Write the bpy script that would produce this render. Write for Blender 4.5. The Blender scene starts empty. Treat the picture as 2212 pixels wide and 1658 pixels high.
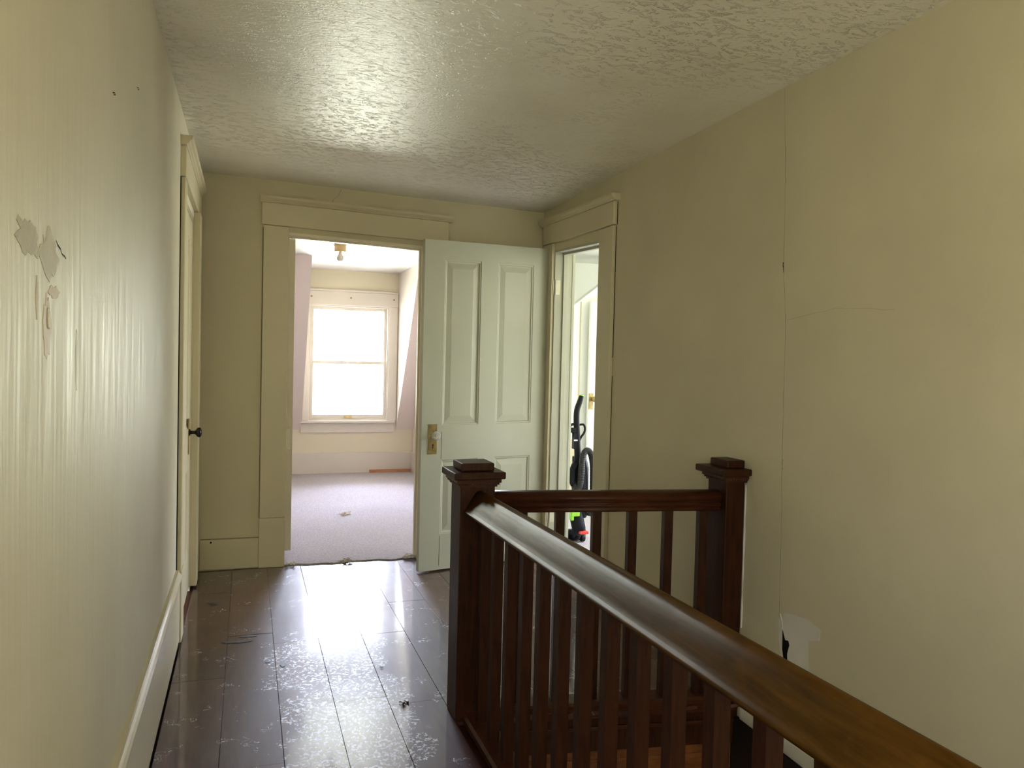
import bpy, bmesh, math, random
from mathutils import Vector, Matrix
random.seed(7)
sc = bpy.context.scene
COL = sc.collection
PI = math.pi

# ------------------------------------------------------------------ camera
YAW, PITCH, ROLL, FPX, EYE = 0.3321, -0.0302, 0.0246, 1659.87, 1.32
f = Vector((math.sin(YAW)*math.cos(PITCH), math.cos(YAW)*math.cos(PITCH), math.sin(PITCH)))
r = Vector((math.cos(YAW), -math.sin(YAW), 0)); u = r.cross(f)
r2 = r*math.cos(ROLL)+u*math.sin(ROLL); u2 = -r*math.sin(ROLL)+u*math.cos(ROLL)
cam = bpy.data.cameras.new('camera'); cam.sensor_fit = 'HORIZONTAL'; cam.sensor_width = 36
cam.lens = FPX/2212*36; cam.clip_start = 0.02
camo = bpy.data.objects.new('camera', cam); COL.objects.link(camo)
camo.matrix_world = Matrix(((r2.x, u2.x, -f.x, 0), (r2.y, u2.y, -f.y, 0), (r2.z, u2.z, -f.z, EYE), (0, 0, 0, 1)))
sc.camera = camo

# ------------------------------------------------------------------ view, world, daylight
sc.view_settings.view_transform = 'Standard'; sc.view_settings.look = 'None'
sc.view_settings.gamma = 1; sc.view_settings.use_curve_mapping = False
sc.view_settings.exposure = 1.7
w = bpy.data.worlds.new('sky'); sc.world = w; w.use_nodes = True
nt = w.node_tree; nt.nodes.clear()
tc = nt.nodes.new('ShaderNodeTexCoord'); sx = nt.nodes.new('ShaderNodeSeparateXYZ')
nt.links.new(tc.outputs['Generated'], sx.inputs[0])
cr = nt.nodes.new('ShaderNodeValToRGB'); nt.links.new(sx.outputs['Z'], cr.inputs[0])
mr = cr.color_ramp; mr.elements[0].position = 0.0; mr.elements[0].color = (0.72, 0.76, 0.62, 1)
mr.elements[1].position = 0.25; mr.elements[1].color = (0.70, 0.78, 1.0, 1)
bg = nt.nodes.new('ShaderNodeBackground'); bg.inputs[1].default_value = 9.0
wo = nt.nodes.new('ShaderNodeOutputWorld')
dr = nt.nodes.new('ShaderNodeMapRange'); dr.inputs[1].default_value = -.6; dr.inputs[2].default_value = .9; dr.inputs[3].default_value = 4.1; dr.inputs[4].default_value = 26.0
nt.links.new(sx.outputs['Y'], dr.inputs[0]); nt.links.new(dr.outputs[0], bg.inputs[1])      # the sky is brighter ahead than behind
nt.links.new(cr.outputs[0], bg.inputs[0]); nt.links.new(bg.outputs[0], wo.inputs[0])

def daylight_portal(loc, rot, sx_, sy_):
    l = bpy.data.lights.new('window_daylight', 'AREA'); l.shape = 'RECTANGLE'; l.size = sx_; l.size_y = sy_
    l.energy = 1; l.cycles.is_portal = True
    o = bpy.data.objects.new('window_daylight', l); o.location = loc; o.rotation_euler = rot; COL.objects.link(o)
daylight_portal((1.09, 8.93, 1.25), (-PI/2, 0, 0), 0.86, 1.22)          # bedroom window, light goes -Y
daylight_portal((-.44, -1.1, 1.4), (0, -PI/2, 0), 1.2, 1.4)           # unseen opening added behind the camera to brighten the right wall, +X
daylight_portal((5.03, 4.6, 1.35), (0, PI/2, 0), 1.3, 1.5)            # side room window, -X
# area lamp added down the stairwell to light the end boards warmly
l = bpy.data.lights.new('stair_board_fill', 'AREA'); l.shape = 'RECTANGLE'; l.size = 0.7; l.size_y = 0.5; l.energy = .75; l.color = (1, .86, .66)
o = bpy.data.objects.new('stair_board_fill', l); o.location = (1.3, 1.9, -1.1); o.rotation_euler = (math.radians(125), 0, 0); COL.objects.link(o)

# ------------------------------------------------------------------ materials
def newmat(name):
    m = bpy.data.materials.new(name); m.use_nodes = True
    return m, m.node_tree, m.node_tree.nodes['Principled BSDF']
def N(nt, t, **k):
    n = nt.nodes.new(t)
    for a, b in k.items(): setattr(n, a, b)
    return n
def coords(nt, scale=(1, 1, 1), rot=(0, 0, 0)):
    t = N(nt, 'ShaderNodeTexCoord'); mp = N(nt, 'ShaderNodeMapping')
    mp.inputs['Scale'].default_value = scale; mp.inputs['Rotation'].default_value = rot
    nt.links.new(t.outputs['Object'], mp.inputs[0]); return mp.outputs[0]
def noise(nt, vec, scale, detail=3, rough=.5, dist=0):
    n = N(nt, 'ShaderNodeTexNoise'); n.inputs['Scale'].default_value = scale; n.inputs['Detail'].default_value = detail
    n.inputs['Roughness'].default_value = rough; n.inputs['Distortion'].default_value = dist
    nt.links.new(vec, n.inputs['Vector']); return n.outputs[0]
def ramp(nt, fac, stops):
    c = N(nt, 'ShaderNodeValToRGB'); nt.links.new(fac, c.inputs[0]); e = c.color_ramp.elements
    while len(e) < len(stops): e.new(0.5)
    for i, (p, col) in enumerate(stops):
        e[i].position = p; e[i].color = (*col, 1) if len(col) == 3 else col
    return c.outputs[0]
def g(v): return (v, v, v)
def math_(nt, op, a, b=None, c=None, clamp=False):
    m = N(nt, 'ShaderNodeMath', operation=op); m.use_clamp = clamp
    for i, x in enumerate((a, b, c)):
        if x is None: continue
        if isinstance(x, (int, float)): m.inputs[i].default_value = x
        else: nt.links.new(x, m.inputs[i])
    return m.outputs[0]
def mixc(nt, fac, a, b, mode='MIX'):
    m = N(nt, 'ShaderNodeMix', data_type='RGBA', blend_type=mode)
    for s, x in ((m.inputs[0], fac), (m.inputs[6], a), (m.inputs[7], b)):
        if isinstance(x, (int, float)): s.default_value = x
        elif isinstance(x, tuple): s.default_value = (*x, 1)
        else: nt.links.new(x, s)
    return m.outputs[2]
def bump(nt, bsdf, h, strength, dist):
    b = N(nt, 'ShaderNodeBump'); b.inputs['Strength'].default_value = strength; b.inputs['Distance'].default_value = dist
    nt.links.new(h, b.inputs['Height']); nt.links.new(b.outputs[0], bsdf.inputs['Normal'])

def paint(name, col, rough=.45, var=.06, orange=.15, spec=.5):
    m, nt, b = newmat(name)
    v = coords(nt)
    n = noise(nt, v, 2.2, 4)
    c2 = tuple(x*(1-var*1.6) for x in col); c1 = tuple(min(1, x*(1+var)) for x in col)
    nt.links.new(ramp(nt, n, [(.3, c2), (.7, c1)]), b.inputs['Base Color'])
    b.inputs['Roughness'].default_value = rough; b.inputs['Specular IOR Level'].default_value = spec
    bump(nt, b, noise(nt, v, 140, 2), orange, .002)
    return m
WALLC = (.57, .51, .35)
M = {}
M['wall'] = paint('olive_beige_wall_paint', WALLC, .55, .04, .15, .35)
M['trim'] = paint('cream_trim_paint', (.57, .505, .345), .4, .03, .1)
M['door'] = paint('pale_green_white_door_paint', (.40, .395, .305), .4, .03, .1)
M['bed_wall'] = paint('pinkish_white_bedroom_paint', (.80, .69, .65), .4, .02, .1)
M['bed_cream'] = paint('cream_bedroom_paint', (.74, .67, .51), .4, .02, .1)
M['bed_trim'] = paint('white_bedroom_trim_paint', (.70, .635, .57), .35, .02, .05)
M['white'] = paint('white_side_room_paint', (.80, .80, .73), .5, .02, .1)
M['plaster'] = paint('white_spackle', (.62, .585, .50), .6, .1, .3, .1)
M['brown_stain'] = paint('brown_plaster', (.52, .42, .32), .55, .2, .3, .05)
M['grey_patch'] = paint('grey_beige_patch', (.52, .475, .385), .55, .12, .3, .05)

# glossy left wall: vertical roller streaks
m, nt, b = newmat('glossy_streaky_wall_paint'); M['gloss_wall'] = m
v = coords(nt); vs = coords(nt, (9, 9, .55))
n = noise(nt, v, 1.7, 4)
nt.links.new(ramp(nt, n, [(.3, (.56, .51, .39)), (.7, (.63, .58, .46))]), b.inputs['Base Color'])
st = noise(nt, vs, 5, 4, .55, .3); fine = noise(nt, v, 45, 3, .6)
h = math_(nt, 'MULTIPLY_ADD', fine, .16, st)
nt.links.new(ramp(nt, st, [(.3, g(.50)), (.75, g(.66))]), b.inputs['Roughness'])
b.inputs['Specular IOR Level'].default_value = .07
bump(nt, b, h, .22, .006)
tg = N(nt, 'ShaderNodeTangent', direction_type='RADIAL', axis='Z'); nt.links.new(tg.outputs[0], b.inputs['Tangent'])
b.inputs['Anisotropic'].default_value = .55; b.inputs['Anisotropic Rotation'].default_value = .25
b.inputs['Coat Weight'].default_value = .0

# knocked-down plaster ceiling
m, nt, b = newmat('textured_plaster_ceiling'); M['ceiling'] = m
v = coords(nt, (1, 1.7, 1)); v0 = coords(nt)
mask = ramp(nt, noise(nt, v0, 1.1, 3, .5), [(.42, g(.10)), (.62, g(1))])
ridg = noise(nt, v, 19, 4, .6, .9)
rid = ramp(nt, ridg, [(.50, g(0)), (.56, g(1)), (.60, g(.2)), (.64, g(0))])
rid = math_(nt, 'MULTIPLY', rid, ramp(nt, noise(nt, v, 26, 2), [(.44, g(0)), (.54, g(1))]))
h = math_(nt, 'MULTIPLY', rid, mask)
h2 = math_(nt, 'MULTIPLY_ADD', noise(nt, v, 60, 4, .6), .18, h)
b.inputs['Roughness'].default_value = .36
b.inputs['Specular IOR Level'].default_value = .16
nt.links.new(ramp(nt, noise(nt, v0, 3, 3), [(.3, (.80, .745, .63)), (.7, (.87, .82, .71))]), b.inputs['Base Color'])
bump(nt, b, h2, .72, .0125)

# gloss bedroom ceiling
m, nt, b = newmat('glossy_white_bedroom_ceiling'); M['bed_ceiling'] = m
v = coords(nt, (1, 2.5, 1))
b.inputs['Base Color'].default_value = (.70, .67, .67, 1); b.inputs['Specular IOR Level'].default_value = .2; b.inputs['Roughness'].default_value = .36
bump(nt, b, noise(nt, v, 4.5, 3, .5), .35, .02)

# dark laminate
m, nt, b = newmat('worn_dark_laminate'); M['plank'] = m
v = coords(nt); vy = coords(nt, (9, 1, 9))
at = N(nt, 'ShaderNodeAttribute', attribute_name='tone'); tone = at.outputs['Fac']
grain = noise(nt, vy, 6, 5, .6, .4)
base = ramp(nt, grain, [(.25, (.045, .018, .014)), (.75, (.092, .036, .028))])
base = mixc(nt, 1.0, base, ramp(nt, tone, [(0, g(.75)), (1, g(1.25))]), 'MULTIPLY')
# scratches: thin iso-lines of warped noise, denser where people walk
def lines(scale, dist, width, vec):
    q = noise(nt, vec, scale, 2, .5, dist)
    d = math_(nt, 'ABSOLUTE', math_(nt, 'SUBTRACT', q, .5))
    return math_(nt, 'LESS_THAN', d, width)
s1 = lines(22, 1.5, .010, v); s2 = math_(nt, 'MULTIPLY', lines(40, .7, .040, v), math_(nt, 'GREATER_THAN', noise(nt, v, 60, 2), .49)); 
sep = N(nt, 'ShaderNodeSeparateXYZ'); nt.links.new(coords(nt), sep.inputs[0])
px = math_(nt, 'ABSOLUTE', math_(nt, 'SUBTRACT', sep.outputs['X'], .36))
path = math_(nt, 'MULTIPLY', ramp(nt, px, [(.14, g(1)), (.40, g(.35))]), ramp(nt, math_(nt, 'MULTIPLY', sep.outputs['Y'], .2), [(.68, g(1)), (.80, g(.55))]))
m1 = math_(nt, 'GREATER_THAN', math_(nt, 'MULTIPLY', noise(nt, v, 4, 4, .6), path), .38)
m2 = math_(nt, 'GREATER_THAN', noise(nt, v, 9, 3, .6), .60)
scr = math_(nt, 'MAXIMUM', math_(nt, 'MULTIPLY', s2, m1), math_(nt, 'MULTIPLY', s1, m2))
base = mixc(nt, math_(nt, 'MULTIPLY', scr, .85), base, (.40, .38, .46))
nt.links.new(base, b.inputs['Base Color'])
wear = noise(nt, v, 3.5, 4, .6)
rg = ramp(nt, wear, [(.3, g(.40)), (.7, g(.50))])
rg2 = mixc(nt, scr, rg, (.6, .6, .6))
nt.links.new(rg2, b.inputs['Roughness'])
b.inputs['Specular IOR Level'].default_value = .27
b.inputs['Coat Weight'].default_value = 1.0
b.inputs['Coat IOR'].default_value = 1.6
b.inputs['Specular Tint'].default_value = (.70, .70, 1, 1)
nt.links.new(mixc(nt, scr, (.065, .065, .065), (.42, .42, .42)), b.inputs['Coat Roughness'])
bump(nt, b, math_(nt, 'MULTIPLY_ADD', scr, -.15, noise(nt, v, 6, 2)), .05, .01)

# dark varnished wood
def wood(name, a, c, rough=.38, scale=(14, 14, 1.2), coat=.0, spec=.14):
    m, nt, b = newmat(name)
    v = coords(nt, scale)
    n = noise(nt, v, 5, 5, .62, .5)
    col = ramp(nt, n, [(.25, a), (.75, c)])
    wr = noise(nt, coords(nt), 7, 4, .6)
    col = mixc(nt, ramp(nt, wr, [(.55, g(0)), (.72, g(.35))]), col, tuple(min(1, x*1.7) for x in c))
    nt.links.new(col, b.inputs['Base Color'])
    nt.links.new(ramp(nt, wr, [(.3, g(rough)), (.7, g(rough+.08))]), b.inputs['Roughness'])
    b.inputs['Coat Weight'].default_value = coat; b.inputs['Specular IOR Level'].default_value = spec; b.inputs['Coat Roughness'].default_value = .2
    bump(nt, b, n, .12, .003)
    return m
M['wood'] = wood('dark_red_varnished_wood', (.013, .0042, .0018), (.045, .015, .0055))
M['wood_y'] = wood('dark_varnished_handrail_wood', (.042, .018, .003), (.11, .048, .008), .32, (14, 1.2, 14), 0, .012)
M['wood_x'] = wood('dark_red_varnished_rail_wood', (.022, .007, .004), (.070, .022, .009), .30, (1.2, 14, 14))
M['orange_wood'] = wood('orange_brown_boards', (.07, .024, .006), (.20, .075, .022), .45, (1.5, 8, 10), .1)
M['raw_wood'] = wood('reddish_raw_wood', (.45, .20, .10), (.62, .32, .18), .6, (1.5, 8, 10), 0)

def plain(name, col, rough=.5, metal=0, spec=.5, var=.08):
    m, nt, b = newmat(name)
    n = noise(nt, coords(nt), 30, 3)
    nt.links.new(ramp(nt, n, [(.3, tuple(x*(1-var) for x in col)), (.7, tuple(min(1, x*(1+var)) for x in col))]), b.inputs['Base Color'])
    b.inputs['Roughness'].default_value = rough; b.inputs['Metallic'].default_value = metal; b.inputs['Specular IOR Level'].default_value = spec
    return m
M['black'] = plain('black_plastic', (.006, .006, .008), .45, 0, .12)
M['black_matte'] = plain('black_gap', (.006, .006, .006), .8, 0, .1)
M['hose'] = plain('dark_grey_ribbed_hose', (.020, .019, .018), .5, 0, .2)
M['green'] = plain('lime_green_plastic', (.24, .52, .03), .35)
M['red'] = plain('red_plastic', (.6, .04, .03), .35)
M['grey_plastic'] = plain('smoky_grey_plastic', (.012, .012, .014), .4, 0, .2)
M['brass'] = plain('aged_brass', (.30, .22, .09), .38, .9, .5, .3)
M['brass_bright'] = plain('bright_brass', (.75, .55, .22), .25, 1, .5, .1)
M['iron'] = plain('blackened_iron_knob', (.02, .016, .015), .3, .6)
M['gold_base'] = plain('yellowed_porcelain_fixture', (.80, .58, .27), .35)
M['bulb'] = plain('frosted_bulb_glass', (.82, .77, .76), .3)
M['metal'] = plain('painted_steel', (.55, .52, .40), .35, .3)
M['fluff'] = plain('pale_carpet_lint', (.78, .70, .62), .95, 0, .1, .3)
M['debris'] = plain('dark_dirt_crumb', (.03, .022, .018), .9)
M['crack'] = plain('hairline_crack', (.20, .17, .11), .8)
M['unlit_skirt'] = plain('unlit_stair_skirt', (.010, .006, .004), .6, 0, .15)  # skirt wood set near black to keep the stairwell void dark
M['stain'] = plain('dark_floor_stain', (.022, .014, .012), .5)

m, nt, b = newmat('crystal_knob_glass'); M['crystal'] = m
b.inputs['Transmission Weight'].default_value = .75; b.inputs['Roughness'].default_value = .05; b.inputs['Base Color'].default_value = (.9, .95, .93, 1)
m = bpy.data.materials.new('window_glass'); m.use_nodes = True; nt = m.node_tree; nt.nodes.clear(); M['glass'] = m
tr = N(nt, 'ShaderNodeBsdfTransparent'); gl = N(nt, 'ShaderNodeBsdfGlossy'); gl.inputs['Roughness'].default_value = .02
fr = N(nt, 'ShaderNodeFresnel'); fr.inputs[0].default_value = 1.45; mx = N(nt, 'ShaderNodeMixShader'); ou = N(nt, 'ShaderNodeOutputMaterial')
nt.links.new(fr.outputs[0], mx.inputs[0]); nt.links.new(tr.outputs[0], mx.inputs[1]); nt.links.new(gl.outputs[0], mx.inputs[2]); nt.links.new(mx.outputs[0], ou.inputs[0])

m, nt, b = newmat('beige_loop_carpet'); M['carpet'] = m
v = coords(nt)
n = noise(nt, v, 95, 3, .7); n2 = noise(nt, v, 3, 3)
c = mixc(nt, n2, ramp(nt, n, [(.3, (.32, .285, .295)), (.7, (.58, .525, .54))]), ramp(nt, n, [(.3, (.36, .32, .33)), (.7, (.62, .56, .575))]))
nt.links.new(c, b.inputs['Base Color']); b.inputs['Roughness'].default_value = .95; b.inputs['Specular IOR Level'].default_value = .15
bump(nt, b, n, .9, .008)

# ------------------------------------------------------------------ mesh helpers
def link(name, bm, mat, parent=None, smooth=False, bevel=0, seg=2):
    bmesh.ops.recalc_face_normals(bm, faces=bm.faces)
    me = bpy.data.meshes.new(name); bm.to_mesh(me); bm.free()
    me.materials.append(mat)
    if smooth:
        for p in me.polygons: p.use_smooth = True
    o = bpy.data.objects.new(name, me); COL.objects.link(o)
    if parent:
        o.parent = parent
        if parent.type == 'EMPTY' or True: o.matrix_parent_inverse = parent.matrix_basis.inverted()
    if bevel:
        md = o.modifiers.new('bevel', 'BEVEL'); md.width = bevel; md.segments = seg; md.limit_method = 'ANGLE'; md.angle_limit = .6
    return o
def box(bm, x0, x1, y0, y1, z0, z1, tilt=0, M4=None):
    vs = []
    for x in (x0, x1):
        for y in (y0, y1):
            for z in (z0, z1):
                p = Vector((x, y, z+tilt*x))
                if M4: p = M4 @ p
                vs.append(bm.verts.new(p))
    for q in ((0, 1, 3, 2), (4, 6, 7, 5), (0, 4, 5, 1), (2, 3, 7, 6), (0, 2, 6, 4), (1, 5, 7, 3)): bm.faces.new([vs[i] for i in q])
def prism(bm, pts, z0, z1):
    """footprint polygon; z0,z1 numbers or functions of (x,y)"""
    F = lambda z, x, y: z(x, y) if callable(z) else z
    a = [bm.verts.new((x, y, F(z0, x, y))) for x, y in pts]; c = [bm.verts.new((x, y, F(z1, x, y))) for x, y in pts]
    bm.faces.new(a[::-1]); bm.faces.new(c); n = len(pts)
    for i in range(n): bm.faces.new((a[i], a[(i+1) % n], c[(i+1) % n], c[i]))
def extrude_profile(bm, prof, A, B, side):
    """prof: list (s,z); sweep from A to B; side = unit vector for s; z added to endpoint z"""
    A = Vector(A); B = Vector(B); side = Vector(side)
    ra = [bm.verts.new(A+side*s+Vector((0, 0, z))) for s, z in prof]; rb = [bm.verts.new(B+side*s+Vector((0, 0, z))) for s, z in prof]
    n = len(prof)
    for i in range(n): bm.faces.new((ra[i], ra[(i+1) % n], rb[(i+1) % n], rb[i]))
    bm.faces.new(ra[::-1]); bm.faces.new(rb)
def lathe(bm, prof, org, axis='z', n=24):
    """prof list (r,h)"""
    org = Vector(org); rings = []
    for rr, h in prof:
        ring = []
        for k in range(n):
            a = 2*PI*k/n; c, s = rr*math.cos(a), rr*math.sin(a)
            p = {'z': (c, s, h), 'x': (h, c, s), 'y': (c, h, s)}[axis]
            ring.append(bm.verts.new(org+Vector(p)))
        rings.append(ring)
    for i in range(len(rings)-1):
        for k in range(n): bm.faces.new((rings[i][k], rings[i][(k+1) % n], rings[i+1][(k+1) % n], rings[i+1][k]))
    bm.faces.new(rings[0][::-1]); bm.faces.new(rings[-1])
def tube(bm, pts, rad, n=12, ribs=0):
    """swept tube through points (Catmull resampled); rad number or list"""
    P = [Vector(p) for p in pts]; out = []; rr = []
    R_ = rad if isinstance(rad, (list, tuple)) else [rad]*len(P)
    for i in range(len(P)-1):
        p0 = P[max(i-1, 0)]; p1 = P[i]; p2 = P[i+1]; p3 = P[min(i+2, len(P)-1)]
        S = 10 if ribs else 6
        for k in range(S):
            t = k/S
            out.append(.5*((2*p1)+(p2-p0)*t+(2*p0-5*p1+4*p2-p3)*t*t+(3*p1-p0-3*p2+p3)*t**3)); rr.append(R_[i]*(1-t)+R_[i+1]*t)
    out.append(P[-1]); rr.append(R_[-1])
    rings = []; up = Vector((.13, .95, .2)).normalized()
    for i, p in enumerate(out):
        d = (out[min(i+1, len(out)-1)]-out[max(i-1, 0)]).normalized()
        a = d.cross(up)
        if a.length < 1e-3: a = d.cross(Vector((1, 0, 0)))
        a.normalize(); c = d.cross(a); R1 = rr[i]*(1+(ribs if i % 2 else 0))
        rings.append([bm.verts.new(p+a*R1*math.cos(2*PI*k/n)+c*R1*math.sin(2*PI*k/n)) for k in range(n)])
    for i in range(len(rings)-1):
        for k in range(n): bm.faces.new((rings[i][k], rings[i][(k+1) % n], rings[i+1][(k+1) % n], rings[i+1][k]))
    bm.faces.new(rings[0][::-1]); bm.faces.new(rings[-1])
def sphere(bm, c, rad, sub=2):
    bmesh.ops.create_icosphere(bm, subdivisions=sub, radius=rad, matrix=Matrix.Translation(c))
def struct(name, bm, mat, parent=None, **k):
    o = link(name, bm, mat, parent, **k)
    if not parent: o['kind'] = 'structure'
    return o
def tag(o, label, cat, group=None, kind=None):
    o['label'] = label; o['category'] = cat
    if group: o['group'] = group
    if kind: o['kind'] = kind
    return o
def thing(name, label, cat, loc=(0, 0, 0), group=None):
    o = bpy.data.objects.new(name, None); o.location = loc; o.empty_display_size = .1; COL.objects.link(o)
    return tag(o, label, cat, group)
def bx(name, mat, dims, parent=None, bevel=0, tilt=0):
    bm = bmesh.new(); box(bm, *dims, tilt=tilt); return link(name, bm, mat, parent, bevel=bevel)

TILT = -.030                       # the old house sags to the right
LX = -.2905                        # left wall plane
RXo, RXs = 1.7741, .0273           # right wall plane x = RXo + RXs*y
def rx(y, off=0): return RXo+RXs*y-off
FY = 4.985                         # far wall plane
def fy(x): return FY-.0176*x
def cz(x, y=0): return 2.395+TILT*x

# ------------------------------------------------------------------ floor
bm = bmesh.new()
prism(bm, [(-1.0, -2.0), (.80, -2.0), (.80, 2.69), (1.95, 2.51), (2.0, 5.1), (-1.0, 5.1)], -.16, -.014)
floor = struct('floor', bm, M['wood'])
bm = bmesh.new(); tl = bm.verts.layers.float.new('tone')
xs = [-.272, -.07, .131, .331, .53, .737, .937, 1.137, 1.337, 1.537, 1.737, 1.93]
joints = {0: [.9, 2.1, 3.3, 4.5], 1: [1.3, 2.55, 3.78], 2: [1.1, 2.36, 3.635], 3: [.6, 1.8, 2.95, 4.2], 4: [1.65, 2.87, 3.643], 5: [4.095], 6: [3.6], 7: [4.3], 8: [3.4], 9: [4.1], 10: [3.7]}
for i in range(len(xs)-1):
    y0 = -1.98 if i < 5 else (2.665 if i == 5 else 2.66)
    if i >= 6: y0 = 2.665-.155*(xs[i+1]-.86)+.012
    ys = [y0]+joints[i]+[4.965]
    for a, c in zip(ys[:-1], ys[1:]):
        if c-a < .05: continue
        t = random.random(); n0 = len(bm.verts)
        ztop = random.uniform(-.0006, .0006)
        box(bm, xs[i]+.0007, xs[i+1]-.0007, a+.0007, c-.0007, -.014, ztop)
        bm.verts.ensure_lookup_table()
        for k in range(n0, len(bm.verts)): bm.verts[k][tl] = t
pl = link('floor_planks', bm, M['plank'], floor, bevel=.0006, seg=1)

def blob(bm, pts, P, U, V, thick):
    """irregular flat patch: outline pts in (u,v) metres on the plane at P spanned by U,V"""
    U = Vector(U); V = Vector(V); P = Vector(P); Nn = U.cross(V).normalized()
    a = [bm.verts.new(P+U*x+V*y+Nn*thick) for x, y in pts]; c = [bm.verts.new(P+U*x+V*y-Nn*.0004) for x, y in pts]
    bm.faces.new(a); bm.faces.new(c[::-1]); n = len(pts)
    for i in range(n): bm.faces.new((a[i], c[i], c[(i+1) % n], a[(i+1) % n]))
def rag(rx_, ry_, n=18, j=.25, seed=1):
    rd = random.Random(seed); return [(rx_*math.cos(2*PI*k/n)*(1+rd.uniform(-j, j)), ry_*math.sin(2*PI*k/n)*(1+rd.uniform(-j, j))) for k in range(n)]
for x, y, a, c, s in ((-.155, 4.29, .022, .035, 1), (-.035, 3.70, .06, .016, 2), (.02, 3.76, .035, .012, 6), (.16, 3.38, .012, .025, 3), (.10, 3.42, .01, .008, 9)):
    bm = bmesh.new(); blob(bm, rag(a, c, 20, .3, s), (x, y, .0009), (1, 0, 0), (0, 1, 0), .0003)
    link('floor_stain', bm, M['stain'], floor)

# ------------------------------------------------------------------ hall ceiling
bm = bmesh.new()
prism(bm, [(-.45, -2.1), (2.1, -2.1), (2.1, 5.08), (-.45, 5.08)], lambda x, y: cz(x), lambda x, y: cz(x)+.15)
struct('ceiling', bm, M['ceiling'])

# ------------------------------------------------------------------ walls of the hall
D1y0, D1y1 = 3.84, 4.62           # left door opening
bm = bmesh.new()
box(bm, LX-.12, LX, -2.1, -1.8, -.15, 2.5); box(bm, LX-.12, LX, -.4, D1y0, -.15, 2.5); box(bm, LX-.12, LX, -1.8, -.4, -.15, .8); box(bm, LX-.12, LX, -1.8, -.4, 2.0, 2.5); box(bm, LX-.12, LX, D1y1, 5.08, -.15, 2.5); box(bm, LX-.12, LX, D1y0, D1y1, 2.05, 2.5)  # the hole behind the camera is added to let light in
wall_left = struct('wall_left', bm, M['gloss_wall'])
FX0, FX1, FZ = .232, 1.088, 2.087  # bedroom door opening (top at x=0)
bm = bmesh.new()
def farbox(bm, x0, x1, y0, y1, z0, z1, tilt0=0, tilt1=0):
    """y0,y1 = offsets from far wall plane (negative = towards the camera)"""
    prism(bm, [(x0, fy(x0)+y0), (x1, fy(x1)+y0), (x1, fy(x1)+y1), (x0, fy(x0)+y1)], lambda x, y: z0+tilt0*x, lambda x, y: z1+tilt1*x)
farbox(bm, LX-.1, FX0, 0, .11, -.1, 2.5); farbox(bm, FX1, 2.02, 0, .11, -.1, 2.5); farbox(bm, FX0, FX1, 0, .11, FZ, 2.5, TILT, 0)
wall_back = struct('wall_back', bm, M['wall'])
D2y0, D2y1 = 3.955, 4.715
def rzt(y): return 2.012+.04*(y-3.9)/.8
bm = bmesh.new()
def rbox(bm, y0, y1, o0, o1, z0, z1):
    """o0,o1 offsets towards the hall (positive) from the right wall plane"""
    prism(bm, [(rx(y0, o0), y0), (rx(y1, o0), y1), (rx(y1, o1), y1), (rx(y0, o1), y0)], z0, z1)
rbox(bm, -2.1, D2y0, 0, -.12, -.055, 2.5); rbox(bm, D2y1, 5.09, 0, -.12, -.1, 2.5); rbox(bm, D2y0, D2y1, 0, -.12, lambda x, y: rzt(y), 2.5)
wall_right = struct('wall_right', bm, M['wall'])
# wall behind the camera
bm = bmesh.new()
box(bm, -.42, 1.95, -2.12, -2.0, -.15, 2.5)
struct('wall_front', bm, M['wall'])

# window helper -------------------------------------------------------------
def window(name, x0, x1, z0, z1, y, s, mat, zmid):
    """double hung window in a wall facing -Y (s=-1) or +Y (s=1); y = wall face"""
    bm = bmesh.new(); d = -s*.10
    def b(a, c, y0, y1, e, g_): box(bm, a, c, min(y0, y1), max(y0, y1), e, g_)
    b(x0, x0+.018, y+s*.004, y+d, z0, z1); b(x1-.018, x1, y+s*.004, y+d, z0, z1); b(x0+.018, x1-.018, y+s*.004, y+d, z1-.018, z1); b(x0+.018, x1-.018, y+s*.004, y+d, z0, z0+.015)
    root = link(name, bm, mat); root['kind'] = 'structure'
    for zz0, zz1, dd, nm in ((z0+.015, zmid+.018, .03, 'lower_sash'), (zmid-.018, z1-.018, .065, 'upper_sash')):
        bm = bmesh.new(); ya = y-s*dd; yb = y-s*(dd+.03); q = .032
        bb = .05 if nm == 'lower_sash' else .034
        b(x0+.018, x0+.018+q, ya, yb, zz0, zz1); b(x1-.018-q, x1-.018, ya, yb, zz0, zz1)
        b(x0+.018+q, x1-.018-q, ya, yb, zz0, zz0+bb); b(x0+.018+q, x1-.018-q, ya, yb, zz1-.034, zz1)
        so = link(nm, bm, mat, root, bevel=.002)
        bm = bmesh.new(); ym = (ya+yb)/2; b(x0+.018+q, x1-.018-q, ym-.0015, ym+.0015, zz0+bb, zz1-.034)
        link('pane', bm, M['glass'], so)
    return root

# ------------------------------------------------------------------ bedroom beyond the far door
WY = 8.8; DX0, DX1 = .575, 1.632; BC = 2.285
WX0, WX1, WZ0, WZ1 = .645, 1.530, .60, 1.895
bm = bmesh.new(); prism(bm, [(-1.6, fy(-1.6)-.0+.03), (FX0, fy(FX0)+.03), (FX0, fy(FX0)-.005)]+[(FX0+(FX1-FX0)*k/24, fy(FX0)-.010+.018*math.sin(k*.9)*math.sin(k*.37+1)) for k in range(1, 24)]+[(FX1, fy(FX1)-.008), (FX1, fy(FX1)+.03), (1.85, fy(1.85)+.03), (1.85, WY+.1), (-1.6, WY+.1)], -.0135, .008)
carpet = struct('floor_bedroom', bm, M['carpet'])
bm = bmesh.new(); box(bm, -1.7, DX0-.02, 5.05, 7.66, BC, BC+.15); box(bm, DX0-.02, DX1+.02, 5.05, 9.0, BC, BC+.15); box(bm, DX1+.02, 1.95, 5.05, 7.66, BC, BC+.15)
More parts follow.
